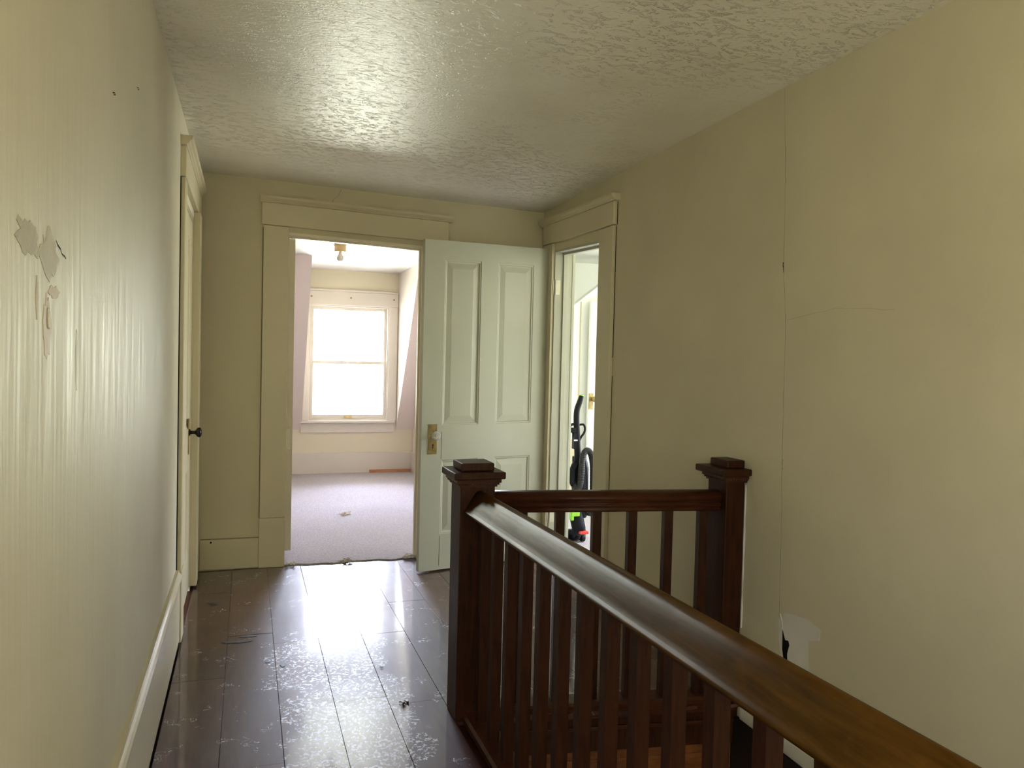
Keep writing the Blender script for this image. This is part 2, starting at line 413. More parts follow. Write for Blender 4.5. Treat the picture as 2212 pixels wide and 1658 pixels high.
struct('ceiling_bedroom', bm, M['bed_ceiling'])
# sloped roof planes either side of the dormer, cheeks
def slope_y(z): return WY-(z-.50)/1.55
bm = bmesh.new()
for a, c in ((-1.65, DX0-.001), (DX1+.001, 1.87)):
    y0, y1 = slope_y(BC), slope_y(.46)
    v_ = [(y0, BC), (y1, .46), (y1+.12, .46), (y0+.12, BC)]
    A = [bm.verts.new((a, y, z)) for y, z in v_]; B = [bm.verts.new((c, y, z)) for y, z in v_]
    bm.faces.new(A); bm.faces.new(B[::-1])
    for i in range(4): bm.faces.new((A[i], A[(i+1) % 4], B[(i+1) % 4], B[i]))
struct('ceiling_slope', bm, M['bed_wall'])
bm = bmesh.new()
for a, c in ((DX0-.1, DX0), (DX1, DX1+.1)):
    v_ = [(slope_y(BC)+.0005, BC), (slope_y(.46)+.0005, .46), (9.0, .46), (9.0, BC)]
    A = [bm.verts.new((a, y, z)) for y, z in v_]; B = [bm.verts.new((c, y, z)) for y, z in v_]
    bm.faces.new(A); bm.faces.new(B[::-1])
    for i in range(4): bm.faces.new((A[i], A[(i+1) % 4], B[(i+1) % 4], B[i]))
struct('wall_dormer_cheeks', bm, M['bed_trim'])
bm = bmesh.new()
box(bm, -1.65, 1.9, WY, WY+.13, -.1, WZ0); box(bm, DX0-.05, WX0, WY, WY+.13, WZ0, BC+.1); box(bm, WX1, DX1+.05, WY, WY+.13, WZ0, BC+.1); box(bm, WX0, WX1, WY, WY+.13, WZ1, BC+.1)
struct('wall_window', bm, M['bed_cream'])
bm = bmesh.new(); box(bm, 1.83, 1.95, 5.09, 8.95, -.1, 2.5)
struct('wall_bedroom_right', bm, M['bed_wall'])
bm = bmesh.new(); box(bm, -1.75, -1.6, 5.0, 8.95, -.1, 2.5); box(bm, -1.7, -.39, 4.99, 5.1, -.1, 2.5)
struct('wall_bedroom_left', bm, M['bed_wall'])
window('window_1', WX0, WX1, WZ0, WZ1, WY, -1, M['bed_trim'], 1.253)
# window casing, head, stool and apron
bm = bmesh.new()
box(bm, DX0+.004, WX0+.006, WY-.02, WY, WZ0, WZ1); box(bm, WX1-.006, DX1-.006, WY-.02, WY, WZ0, WZ1)
box(bm, DX0+.003, DX1-.003, WY-.024, WY, WZ1, WZ1+.15); box(bm, DX0+.001, DX1-.001, WY-.04, WY, WZ1+.15, WZ1+.172)
struct('trim_5', bm, M['bed_trim'], bevel=.004)
bm = bmesh.new(); box(bm, DX0-.02, DX1-.02, WY-.055, WY, WZ0-.025, WZ0); box(bm, DX0-.01, DX1-.03, WY-.02, WY, WZ0-.135, WZ0-.025)
struct('trim_6', bm, M['bed_trim'], bevel=.004)
bm = bmesh.new(); box(bm, -1.6, 1.83, WY-.02, WY, .0, .235); struct('baseboard_bedroom', bm, M['bed_trim'], bevel=.004)
bm = bmesh.new(); box(bm, 1.81, 1.83, 5.12, WY-.02, .0, .235); struct('baseboard_bedroom_right', bm, M['bed_trim'], bevel=.004)
# sash lift, curtain bracket screws
lf = bmesh.new(); box(lf, 1.04, 1.13, WY+.018, WY+.031, WZ0+.03, WZ0+.048); box(lf, 1.065, 1.105, WY+.008, WY+.02, WZ0+.034, WZ0+.042)
w1 = bpy.data.objects['window_1']; link('sash_lift', lf, M['brass_bright'], w1, bevel=.002)
for x in (.66, 1.09, 1.575):
    b_ = bmesh.new(); lathe(b_, [(.010, -.034), (.010, -.026), (.007, -.024)], (x, WY, WZ1+.085), 'y', 12)
    o = link('bracket_screw', b_, M['brass'], w1)
# wood strip leaning along the baseboard
bm = bmesh.new(); box(bm, 1.33, 1.80, WY-.06, WY-.024, .0085, .040)
tag(link('wood_strip', bm, M['raw_wood'], bevel=.003), 'thin reddish wood strip lying on the carpet against the bedroom baseboard', 'wood strip')
# fluff on carpet
def fluff(name, c, s, label, cat, mat, seed, n=26, thin=.0022):
    rd = random.Random(seed); bm = bmesh.new()
    for k in range(n):
        p = Vector(c)+Vector((rd.uniform(-s, s), rd.uniform(-s, s)*.7, rd.uniform(0, s*.35)+thin*.6)); pts = [p]
        for j in range(3):
            p = p+Vector((rd.uniform(-s, s)*.6, rd.uniform(-s, s)*.6, rd.uniform(-s, s)*.2)); p.z = max(p.z, c[2]+thin*.7); pts.append(p.copy())
        tube(bm, pts, thin, 5)
    return tag(link(name, bm, mat), label, cat)
fluff('carpet_fluff', (.79, 6.45, .009), .035, 'small pale tuft of lint on the bedroom carpet', 'lint', M['fluff'], 3)
fluff('carpet_fluff', (.62, fy(.62)-.01, .009), .03, 'frayed clump of threads at the middle of the carpet edge', 'lint', M['fluff'], 5, 30)
fluff('carpet_fluff', (1.03, fy(1.03)-.005, .009), .035, 'frayed clump of threads at the right end of the carpet edge', 'lint', M['fluff'], 8, 34)
fluff('carpet_fluff', (.27, fy(.27)-.005, .009), .025, 'frayed clump of threads at the left end of the carpet edge', 'lint', M['fluff'], 9, 22)
fluff('dirt_crumb', (.587, 2.862, .001), .012, 'dark crumb of dirt on the laminate beside the newel post', 'dirt', M['debris'], 11, 10, .0018)
fluff('dirt_crumb', (.56, 3.23, .001), .005, 'tiny dark speck on the middle of the laminate floor', 'dirt', M['debris'], 12, 4, .0012)

# bedroom door: opened into the room, hinged at the left jamb
bm = bmesh.new(); box(bm, FX0+.004, FX0+.046, fy(.25)+.10, fy(.25)+.93, .07, 2.055)
d3 = struct('door_3', bm, M['bed_cream'], bevel=.002)
bm = bmesh.new(); box(bm, FX0+.006, FX0+.034, fy(.25)+.0985, fy(.25)+.1005, .72, .86); link('latch_plate', bm, M['metal'], d3)

# ceiling lamp holder with bare bulb
lamp = thing('ceiling_light', 'yellowed lamp holder with a bare bulb on the bedroom ceiling', 'ceiling light', (.735, 6.70, BC))
LXc, LYc = .735, 6.70
bm = bmesh.new(); box(bm, LXc-.048, LXc+.048, LYc-.048, LYc+.048, BC-.018, BC); link('ceiling_plate', bm, M['bulb'], lamp, bevel=.003)
bm = bmesh.new(); lathe(bm, [(.060, 0), (.060, -.004), (.050, -.008), (.049, -.05), (.044, -.058), (.018, -.06)], (LXc, LYc, BC-.018), 'z', 24); link('lamp_base', bm, M['gold_base'], lamp, smooth=False)
bm = bmesh.new(); lathe(bm, [(.013, 0), (.014, -.012), (.020, -.025), (.028, -.042), (.0295, -.053), (.026, -.066), (.016, -.076), (.004, -.079)], (LXc, LYc, BC-.077), 'z', 24); link('light_bulb', bm, M['bulb'], lamp, smooth=True)

# ------------------------------------------------------------------ trim of the far door
bm = bmesh.new()
farbox(bm, .083, FX0+.002, -.02, 0, .31, 2.117, 0, TILT); farbox(bm, FX1-.002, 1.243, -.02, 0, .31, 2.117, 0, TILT)
farbox(bm, .080, FX0+.002, -.025, 0, 0, .309); farbox(bm, FX1-.002, 1.246, -.025, 0, 0, .309)
farbox(bm, .072, 1.240, -.024, 0, 2.119, 2.255, TILT, TILT)
struct('trim_1', bm, M['trim'], bevel=.003)
bm = bmesh.new()
prof = [(0, 0), (-.030, 0), (-.036, .008), (-.044, .013), (-.052, .022), (-.052, .036), (0, .036)]
A = (.060, fy(.06), 2.255+TILT*.06); B = (1.262, fy(1.262), 2.255+TILT*1.262)
extrude_profile(bm, prof, A, B, (0, 1, 0)); struct('trim_1_cap', bm, M['trim'])
# jamb with stop
bm = bmesh.new()
farbox(bm, FX0-.001, FX0+.004, -.002, .112, 0, FZ, 0, TILT); farbox(bm, FX1-.016, FX1+.001, -.002, .112, 0, FZ, 0, TILT)
farbox(bm, FX0, FX1, -.002, .112, FZ-.016, FZ, TILT, TILT)
farbox(bm, FX1-.028, FX1-.016, .035, .065, 0, FZ-.016, 0, TILT); farbox(bm, FX0+.002, FX1-.016, .035, .065, FZ-.028, FZ-.016, TILT, TILT)
struct('trim_jamb', bm, M['bed_cream'], bevel=.001)
bm = bmesh.new(); farbox(bm, -.26, .081, -.02, 0, .004, .187); struct('baseboard_back', bm, M['trim'], bevel=.004)
bm = bmesh.new(); farbox(bm, 1.246, 1.90, -.02, 0, .004, .187); struct('baseboard_back', bm, M['trim'], bevel=.004)

# ------------------------------------------------------------------ left door (closed) and trim
bm = bmesh.new()
box(bm, LX-.001, -.2695, 3.722, D1y0+.01, .34, 2.098)                 # near leg
box(bm, LX-.001, -.2665, 3.719, D1y0+.012, .012, .339)
box(bm, -.274, -.268, 3.735, 3.75, .35, 2.09)
box(bm, LX-.001, -.2545, D1y1, 4.76, .012, 2.098)                      # far leg
box(bm, LX-.001, -.2665, 3.716, 4.90, 2.10, 2.235)
struct('trim_2', bm, M['trim'], bevel=.003)
bm = bmesh.new()
prof = [(0, 0), (.026, 0), (.030, .006), (.036, .010), (.040, .020), (.048, .024), (.052, .040), (0, .040)]
extrude_profile(bm, prof, (LX, 3.69, 2.235), (LX, 4.925, 2.235), (1, 0, 0)); struct('trim_2_cap', bm, M['trim'])
bm = bmesh.new()
box(bm, LX-.10, LX, D1y0-.001, D1y0+.018, 0, 2.05); box(bm, LX-.10, LX, D1y1-.018, D1y1+.001, 0, 2.05); box(bm, LX-.10, LX, D1y0, D1y1, 2.035, 2.055)
struct('trim_jamb', bm, M['trim'])
# closed leaf
def panel_leaf(W, H, T, panels, frame_in=.007):
    """leaf in local coords: s along width 0..W, t thickness 0..T (front t=0 side), z; front & back panels recessed with a moulded edge"""
    bm = bmesh.new()
    xs_ = sorted({0, W}|{p[0] for p in panels}|{p[1] for p in panels}); zs_ = sorted({0, H}|{p[2] for p in panels}|{p[3] for p in panels})
    def inp(x, z): return any(p[0] < x < p[1] and p[2] < z < p[3] for p in panels)
    for side, t0, dr in ((0, 0.0, 1), (1, T, -1)):
        for i in range(len(xs_)-1):
            for j in range(len(zs_)-1):
                cx_, cz_ = (xs_[i]+xs_[i+1])/2, (zs_[j]+zs_[j+1])/2
                if not inp(cx_, cz_):
                    bm.faces.new([bm.verts.new((x, t0, z)) for x, z in ((xs_[i], zs_[j]), (xs_[i+1], zs_[j]), (xs_[i+1], zs_[j+1]), (xs_[i], zs_[j+1]))])
        for a, c, e, g_ in panels:
            loops = [(0, 0), (.003, .004), (.010, .0045), (.014, .011), (.020, .012), (.055, .007)]
            prev = None
            for ins, dep in loops:
                L = [bm.verts.new((x, t0+dr*dep, z)) for x, z in ((a+ins, e+ins), (c-ins, e+ins), (c-ins, g_-ins), (a+ins, g_-ins))]
                if prev:
                    for k in range(4): bm.faces.new((prev[k], prev[(k+1) % 4], L[(k+1) % 4], L[k]))
                prev = L
            bm.faces.new(prev)
    for q in (((0, 0, 0), (0, T, 0), (0, T, H), (0, 0, H)), ((W, 0, 0), (W, T, 0), (W, T, H), (W, 0, H)), ((0, 0, 0), (W, 0, 0), (W, T, 0), (0, T, 0)), ((0, 0, H), (W, 0, H), (W, T, H), (0, T, H))):
        bm.faces.new([bm.verts.new(p) for p in q])
    bmesh.ops.remove_doubles(bm, verts=bm.verts, dist=.0002)
    return bm
W1 = D1y1-D1y0-.042; H1 = 2.022
PN = lambda W: [(.13, W/2-.055, .905, H1-.11), (W/2+.055, W-.13, .905, H1-.11), (.13, W/2-.055, .225, .685), (W/2+.055, W-.13, .225, .685)]
bm = panel_leaf(W1, H1, .036, PN(W1))
for v_ in bm.verts:                                  # front (t=0) faces the hall (+X)
    s, t, z = v_.co; v_.co = (LX-.004-t, D1y0+.021+s, z+.010)
d1 = struct('door_1', bm, M['trim'])
bm = bmesh.new(); box(bm, LX-.0045, LX-.0005, 4.425, 4.485, .777, .966); link('escutcheon', bm, M['brass'], d1, bevel=.001)
bm = bmesh.new(); lathe(bm, [(.019, 0), (.019, .004), (.010, .008), (.009, .028), (.014, .034), (.024, .040), (.0275, .049), (.025, .058), (.014, .064), (.003, .066)], (LX-.001, 4.455, .893), 'x', 24)
link('door_knob', bm, M['iron'], d1, smooth=True)['label'] = 'dark round knob'

bx('gap_shadow', M['black_matte'], (LX-.002, LX+.004, 3.712, 3.7205, .34, 2.098), wall_left)
bx('gap_shadow', M['black_matte'], (LX-.002, LX+.003, 3.7165, 3.7195, .03, .34), wall_left)
for x0, x1, z0, z1 in ((.0775, .083, .31, 2.10), (-.255, .079, .186, .1905)):
    bm = bmesh.new(); farbox(bm, x0, x1, -.0025, 0, z0, z1); link('gap_shadow', bm, M['crack'], wall_back)
# left baseboard
bm = bmesh.new()
prof = [(0, .024), (.016, .024), (.018, .30), (.024, .305), (.026, .318), (.020, .328), (.014, .334), (.012, .345), (0, .345)]
extrude_profile(bm, prof, (LX, -2.0, 0), (LX, 3.716, 0), (1, 0, 0)); struct('baseboard_left', bm, M['trim'])
# black strip standing in for the dark gap below it
bm = bmesh.new(); box(bm, LX+.001, LX+.012, -1.98, 3.71, -.013, .030); link('gap_shadow_board', bm, M['black_matte'], floor)

# ------------------------------------------------------------------ right door opening trim
bm = bmesh.new()
rbox(bm, 3.775, D2y0+.003, .021, 0, .006, 2.066); rbox(bm, D2y1-.003, 4.86, .021, 0, .006, lambda x, y: 2.066+.035*(y-3.77)/1.1)
rbox(bm, 3.765, 4.885, .026, 0, lambda x, y: 2.068+.035*(y-3.77)/1.1, lambda x, y: 2.195+.035*(y-3.77)/1.1)
struct('trim_3', bm, M['trim'], bevel=.003)
bm = bmesh.new()
prof = [(0, 0), (-.030, 0), (-.036, .008), (-.044, .013), (-.052, .022), (-.052, .036), (0, .036)]
extrude_profile(bm, prof, (rx(3.735), 3.735, 2.194), (rx(4.915), 4.915, 2.231), (1, 0, 0)); struct('trim_3_cap', bm, M['trim'])
for y0, y1, z0, z1 in ((3.7705, 3.7745, 1.35, 2.06), (3.7715, 3.7745, .55, 1.25), (3.7605, 3.7645, 2.07, 2.19)):
    bm = bmesh.new(); rbox(bm, y0, y1, .002, 0, z0, z1); link('gap_shadow', bm, M['black_matte'], wall_right)
bm = bmesh.new()
rbox(bm, D2y0-.001, D2y0+.016, .002, -.13, 0, lambda x, y: rzt(y)); rbox(bm, D2y1-.016, D2y1+.001, .002, -.13, 0, lambda x, y: rzt(y))
rbox(bm, D2y0, D2y1, .002, -.13, lambda x, y: rzt(y)-.016, lambda x, y: rzt(y))
rbox(bm, D2y1-.030, D2y1-.016, -.055, -.085, 0, lambda x, y: rzt(y)-.016); rbox(bm, D2y0+.016, D2y1-.016, -.055, -.085, lambda x, y: rzt(y)-.030, lambda x, y: rzt(y)-.016)
rbox(bm, D2y1-.020, D2y1+.02, -.121, -.14, 0, lambda x, y: rzt(y)-.003)
struct('trim_jamb', bm, M['door'], bevel=.001)

# open panel door, swung against the far wall
A = Vector((1.010, 4.6023, .010)); dv = Vector((.8917, .1797, 0)).normalized(); nv = Vector((-dv.y, dv.x, 0))
W2 = .905; H2 = 2.036
PN2 = [(.137, .391, .897, 1.922), (.513, .780, .897, 1.922), (.137, .391, .220, .683), (.513, .780, .220, .683)]
bm = panel_leaf(W2, H2, .038, PN2)
for v_ in bm.verts:
    s, t, z = v_.co; p = A+dv*s+nv*t; v_.co = (p.x, p.y, z+.010+.022*s/W2*(z/H2))
d2 = struct('door_2', bm, M['door'])
def on_door(bm):                                     # local (s, t, z) -> world on the open door; t<0 sticks out to the viewer
    for v_ in bm.verts:
        s, t, z = v_.co; p = A+dv*s+nv*t; v_.co = (p.x, p.y, z)
bm = bmesh.new(); prism(bm, [(.045, -.003), (.105, -.003), (.105, .001), (.045, .001)], .733, .918); on_door(bm); pe = link('escutcheon', bm, M['brass'], d2, bevel=.001)
bm = bmesh.new(); lathe(bm, [(.012, .0), (.011, -.018), (.016, -.022), (.026, -.030), (.029, -.040), (.027, -.050), (.020, -.056), (.004, -.057)], (.080, -.002, .850), 'y', 12); on_door(bm)
link('door_knob', bm, M['crystal'], d2)['label'] = 'faceted clear glass knob'
bm = bmesh.new(); lathe(bm, [(.005, 0), (.005, -.0036)], (.077, 0, .790), 'y', 10); box(bm, .0745, .0795, -.0036, -.001, .768, .790); on_door(bm); link('keyhole', bm, M['black_matte'], pe)
for z in (1.76, .26):
    bm = bmesh.new(); yy = D2y1-.02; box(bm, rx(yy)+.004, rx(yy)+.034, yy-.0012, yy+.004, z, z+.095)
    for k in range(3): lathe(bm, [(.003, .0), (.003, -.0018)], (rx(yy)+.016, yy, z+.018+.03*k), 'y', 8)
    link('hinge_leaf', bm, M['metal'], d2)
    bm = bmesh.new(); lathe(bm, [(.006, 0), (.006, .095)], (rx(4.70, .008), 4.712, z), 'z', 10); link('hinge_barrel', bm, M['metal'], d2)
for z0_, z1_ in ((.700, .870), (.035, .22)):          # open joint between stile and rail
    bm = bmesh.new(); box(bm, .1345, .1365, -.0005, .004, z0_, z1_); on_door(bm); link('joint_crack', bm, M['black_matte'], d2)

# ------------------------------------------------------------------ side room seen through the right doorway
bm = bmesh.new(); prism(bm, [(1.95, 2.9), (5.1, 2.9), (5.1, 7.3), (1.95, 7.3)], -.15, -.001)
prism(bm, [(rx(D2y0)-.0, D2y0), (1.97, D2y0), (1.97, D2y1), (rx(D2y1)-.0, D2y1)], -.012, .002)
struct('floor_side', bm, M['carpet'])
bm = bmesh.new(); box(bm, 1.93, 5.1, 2.8, 7.3, 2.33, 2.45); struct('ceiling_side', bm, M['white'])
bm = bmesh.new(); box(bm, 2.0, 5.1, 7.2, 7.3, -.1, 2.4); struct('wall_side_back', bm, M['white'])
bm = bmesh.new(); box(bm, 2.0, 5.1, 2.8, 2.9, -.1, 2.4); struct('wall_side_front', bm, M['white'])
bm = bmesh.new()
box(bm, 5.0, 5.1, 2.9, 3.85, -.1, 2.4); box(bm, 5.0, 5.1, 5.35, 7.2, -.1, 2.4); box(bm, 5.0, 5.1, 3.85, 5.35, -.1, .7); box(bm, 5.0, 5.1, 3.85, 5.35, 2.0, 2.4)
struct('wall_side_right', bm, M['white'])
bm = bmesh.new(); box(bm, 1.955, 2.06, 5.09, 7.2, -.1, 2.4); struct('wall_side_left', bm, M['white'])
# closet partition with a raking top, following the roof
bm = bmesh.new()
v_ = [(2.06, 1.28), (3.42, 2.328), (3.42, 0), (2.06, 0)]
Aa = [bm.verts.new((x, 6.4, z)) for x, z in v_]; Bb = [bm.verts.new((x, 6.5, z)) for x, z in v_]
bm.faces.new(Aa); bm.faces.new(Bb[::-1])
for i in range(4): bm.faces.new((Aa[i], Aa[(i+1) % 4], Bb[(i+1) % 4], Bb[i]))
struct('wall_closet', bm, M['white'])
bm = bmesh.new(); box(bm, 2.845, 2.85, 6.385, 6.401, 0, 1.868); box(bm, 2.06, 2.845, 6.388, 6.401, .0, .62)
struct('trim_4', bm, M['trim'])
bm = panel_leaf(.62, 1.86, .035, [(.10, .52, .9, 1.72), (.10, .52, .2, .72)])
for vv in bm.verts:
    s, t, z = vv.co; vv.co = (2.905+s*.9, 6.30+t-s*.25, z+.008)
d4 = struct('door_4', bm, M['white'])
bm = bmesh.new(); box(bm, 2.905, 2.965, 6.289, 6.2995, .90, 1.045); lk = link('latch_plate', bm, M['brass'], d4, bevel=.001)
bm = bmesh.new(); lathe(bm, [(.010, 0), (.009, -.02), (.024, -.03), (.026, -.044), (.014, -.054), (.002, -.056)], (2.942, 6.29, .995), 'y', 20); link('door_knob', bm, M['brass'], d4, smooth=True)

# ------------------------------------------------------------------ upright vacuum cleaner
VX, VY = 2.26, 5.05
vac = thing('vacuum_cleaner', 'black upright vacuum cleaner with lime green latch standing beyond the right doorway', 'vacuum cleaner', (VX, VY, 0))
def vp(a, z, d=0): return (VX+a, VY+d, z)
bm = bmesh.new(); tube(bm, [vp(.012, 1.080), vp(-.002, 1.035), vp(-.019, .985), vp(-.023, .92), vp(-.015, .80), vp(-.004, .60)], [.017, .020, .021, .022, .023, .024], 14)
link('handle', bm, M['black'], vac, smooth=True)
bm = bmesh.new(); lathe(bm, [(.016, 0), (.018, .008), (.006, .011)], vp(.0125, 1.079), 'z', 16); link('handle_tip', bm, M['green'], vac)
bm = bmesh.new(); tube(bm, [vp(-.006, .872), vp(-.05, .876), vp(-.070, .862), vp(-.068, .832), vp(-.048, .822), vp(-.040, .79), vp(-.03, .745)], .010, 10); tube(bm, [vp(0, .872), vp(.032, .874), vp(.046, .850), vp(.040, .815), vp(.018, .785), vp(.005, .76)], .008, 10)
box(bm, VX-.070, VX-.03, VY-.02, VY+.02, .818, .852); box(bm, VX-.045, VX-.012, VY-.02, VY+.02, .70, .815)
link('cord_hook', bm, M['black'], vac)
bm = bmesh.new(); box(bm, VX-.046, VX-.015, VY-.022, VY-.018, .758, .768); link('label_strip', bm, M['bulb'], vac)['label'] = 'pale strip'
bm = bmesh.new(); tube(bm, [vp(-.058, .445, -.055), vp(-.035, .425, -.07), vp(-.015, .455, -.078), vp(-.008, .54, -.08), vp(-.004, .62, -.078), vp(.010, .675, -.075), vp(.036, .695, -.07), vp(.066, .672, -.065), vp(.086, .60, -.06), vp(.096, .50, -.05), vp(.098, .36, -.045), vp(.085, .22, -.04)], .021, 16, ribs=.09)
link('hose', bm, M['hose'], vac)
bm = bmesh.new(); lathe(bm, [(.030, 0), (.040, .02), (.042, .20), (.040, .36), (.032, .40), (.022, .43), (.020, .46)], vp(.045, .20, .01), 'z', 24); link('dust_bin', bm, M['grey_plastic'], vac, smooth=True)
bm = bmesh.new(); tube(bm, [vp(-.002, .64, .04), vp(.015, .50, .05), vp(.02, .25, .05), vp(.015, .14, .05)], [.026, .035, .045, .035], 16); link('body', bm, M['black'], vac, smooth=True)
bm = bmesh.new(); tube(bm, [vp(-.055, .445, -.05), vp(-.06, .48, -.03), vp(-.045, .56, -.01), vp(-.02, .60, 0)], .020, 12); box(bm, VX-.078, VX-.035, VY-.03, VY+.03, .478, .565); link('hose_connector', bm, M['black'], vac)
bm = bmesh.new(); box(bm, VX-.074, VX-.008, VY-.075, VY-.03, .225, .275); box(bm, VX-.074, VX-.05, VY-.07, VY-.03, .195, .235); link('latch', bm, M['green'], vac, bevel=.006)['label'] = 'lime green latch'
bm = bmesh.new(); box(bm, VX-.012, VX+.055, VY-.095, VY-.06, .100, .120); link('brush_release', bm, M['red'], vac, bevel=.004)['label'] = 'red release strip'
bm = bmesh.new(); tube(bm, [vp(-.012, .30, .0), vp(-.008, .20, -.02), vp(.005, .13, -.03), vp(.012, .085, -.02)], [.040, .050, .050, .026], 16); tube(bm, [vp(.012, .10, -.02), vp(.012, .045, .02), vp(.012, .035, .12)], [.020, .018, .025], 12); link('motor_housing', bm, M['black'], vac, smooth=True)
bm = bmesh.new(); prism(bm, [(VX-.13, VY+.34), (VX+.15, VY+.34), (VX+.16, VY+.18), (VX+.08, VY+.10), (VX-.06, VY+.10), (VX-.14, VY+.18)], .008, lambda x, y: .045+.05*(VY+.34-y)/.24); link('floor_head', bm, M['black'], vac, bevel=.012, seg=3)
for s in (-.065, .090):
    bm = bmesh.new(); lathe(bm, [(.03, 0), (.032, .006), (.032, .02), (.03, .026)], (VX+s-.013, VY+.09, .034), 'x', 20); link('wheel', bm, M['hose'], vac)

# ------------------------------------------------------------------ stairwell
bm = bmesh.new(); prism(bm, [(.80, -2.0), (.855, -2.0), (.855, 2.69), (.80, 2.69)], -2.7, -.161)
prism(bm, [(.80, -2.0), (.858, -2.0), (.858, 2.69), (.80, 2.69)], -.17, -.001)
struct('wall_stair_left', bm, M['wood'])
bm = bmesh.new(); rbox(bm, -2.1, 2.56, .016, -.12, -2.7, -.057); struct('wall_stair_right', bm, M['unlit_skirt'])
bm = bmesh.new(); rbox(bm, -2.0, 2.50, .006, 0, -.055, -.001); struct('baseboard_right', bm, M['plaster'])
def skew(x): return 2.688-.158*(x-.86)
bm = bmesh.new()                                      # fascia under the far railing, then horizontal boards
prism(bm, [(.858, skew(.858)), (1.838, skew(1.838)), (1.838, skew(1.838)+.02), (.858, skew(.858)+.02)], -.070, -.001)
prism(bm, [(.858, skew(.858)-.018), (1.838, skew(1.838)-.018), (1.838, skew(1.838)+.02), (.858, skew(.858)+.02)], -.028, -.0005)
prism(bm, [(.858, skew(.858)-.012), (1.838, skew(1.838)-.012), (1.838, skew(1.838)+.02), (.858, skew(.858)+.02)], -.078, -.064)
struct('trim_7', bm, M['wood_x'], bevel=.003)
bm = bmesh.new(); z = -.079
while z > -2.6:
    hh = random.uniform(.055, .075)
    o_ = random.uniform(0, .003)
    prism(bm, [(.858, skew(.858)+.008-o_), (1.838, skew(1.838)+.008-o_), (1.838, skew(1.838)+.06), (.858, skew(.858)+.06)], z-hh+.0015, z); z -= hh
struct('wall_stair_end', bm, M['orange_wood'], bevel=.001)
bm = bmesh.new(); box(bm, .8, 2.0, -2.1, 2.8, -2.85, -2.7); struct('floor_lower', bm, M['orange_wood'])
bm = bmesh.new()
for k in range(13): box(bm, .856, 1.80, -.95+.235*k, -.95+.235*(k+1)+.02, -2.7, -.20*(k+1)-.01)
box(bm, .856, 1.80, -2.0, -.95, -2.7, -.01)
struct('stairs', bm, M['wood'], bevel=.004)

def newel(label, x0, x1, y0, y1, ztop, cap=(.031, .031, .031, .031)):
    t = thing('newel_post', label, 'newel post', ((x0+x1)/2, (y0+y1)/2, 0), 'newel posts of the stair railing')
    l_, r_, n_, b_ = cap
    bm = bmesh.new(); box(bm, x0, x1, y0, y1, 0, ztop-.080); link('shaft', bm, M['wood'], t, bevel=.004)
    bm = bmesh.new()
    for i, (d, z0, z1) in enumerate(((.006, -.086, -.078), (.012, -.078, -.070), (.018, -.070, -.056))):
        box(bm, x0-min(d, l_), x1+min(d, r_), y0-min(d, n_), y1+min(d, b_), ztop+z0, ztop+z1)
    k = .010
    nx = int((x1-x0)/k)
    for i in range(nx+1):
        x = x0+(x1-x0)*i/nx; sphere(bm, (x, y0-min(.012, n_)-.001, ztop-.073), .0042, 1)
    ny = int((y1-y0)/k)
    for i in range(ny+1):
        y = y0+(y1-y0)*i/ny
        sphere(bm, (x0-.013, y, ztop-.073), .0042, 1)
    link('bead_molding', bm, M['wood_x'], t)
    bm = bmesh.new(); box(bm, x0-l_, x1+r_, y0-n_, y1+b_, ztop-.056, ztop-.030); link('cap_plate', bm, M['wood'], t, bevel=.004)
    bm = bmesh.new(); box(bm, x0+.003, x1-(.003 if r_ > .01 else 0), y0+.003, y1-.003, ztop-.030, ztop); link('cap_block', bm, M['wood'], t, bevel=.005)
    return t
newel('square dark wood newel post at the near corner of the stair railing', .733, .864, 2.6644, 2.796, .945)
newel('dark wood half newel post fixed against the right wall', 1.752, rx(2.55)-.008, 2.515, 2.640, .955, (.040, .006, .035, .035))
bm = bmesh.new(); tube(bm, [(rx(2.5)-.004, 2.512, .30+.07*k) for k in range(9)], [.003, .005, .002, .004, .003, .005, .003, .004, .002], 6)
link('caulk_bead', bm, M['plaster'], wall_right)

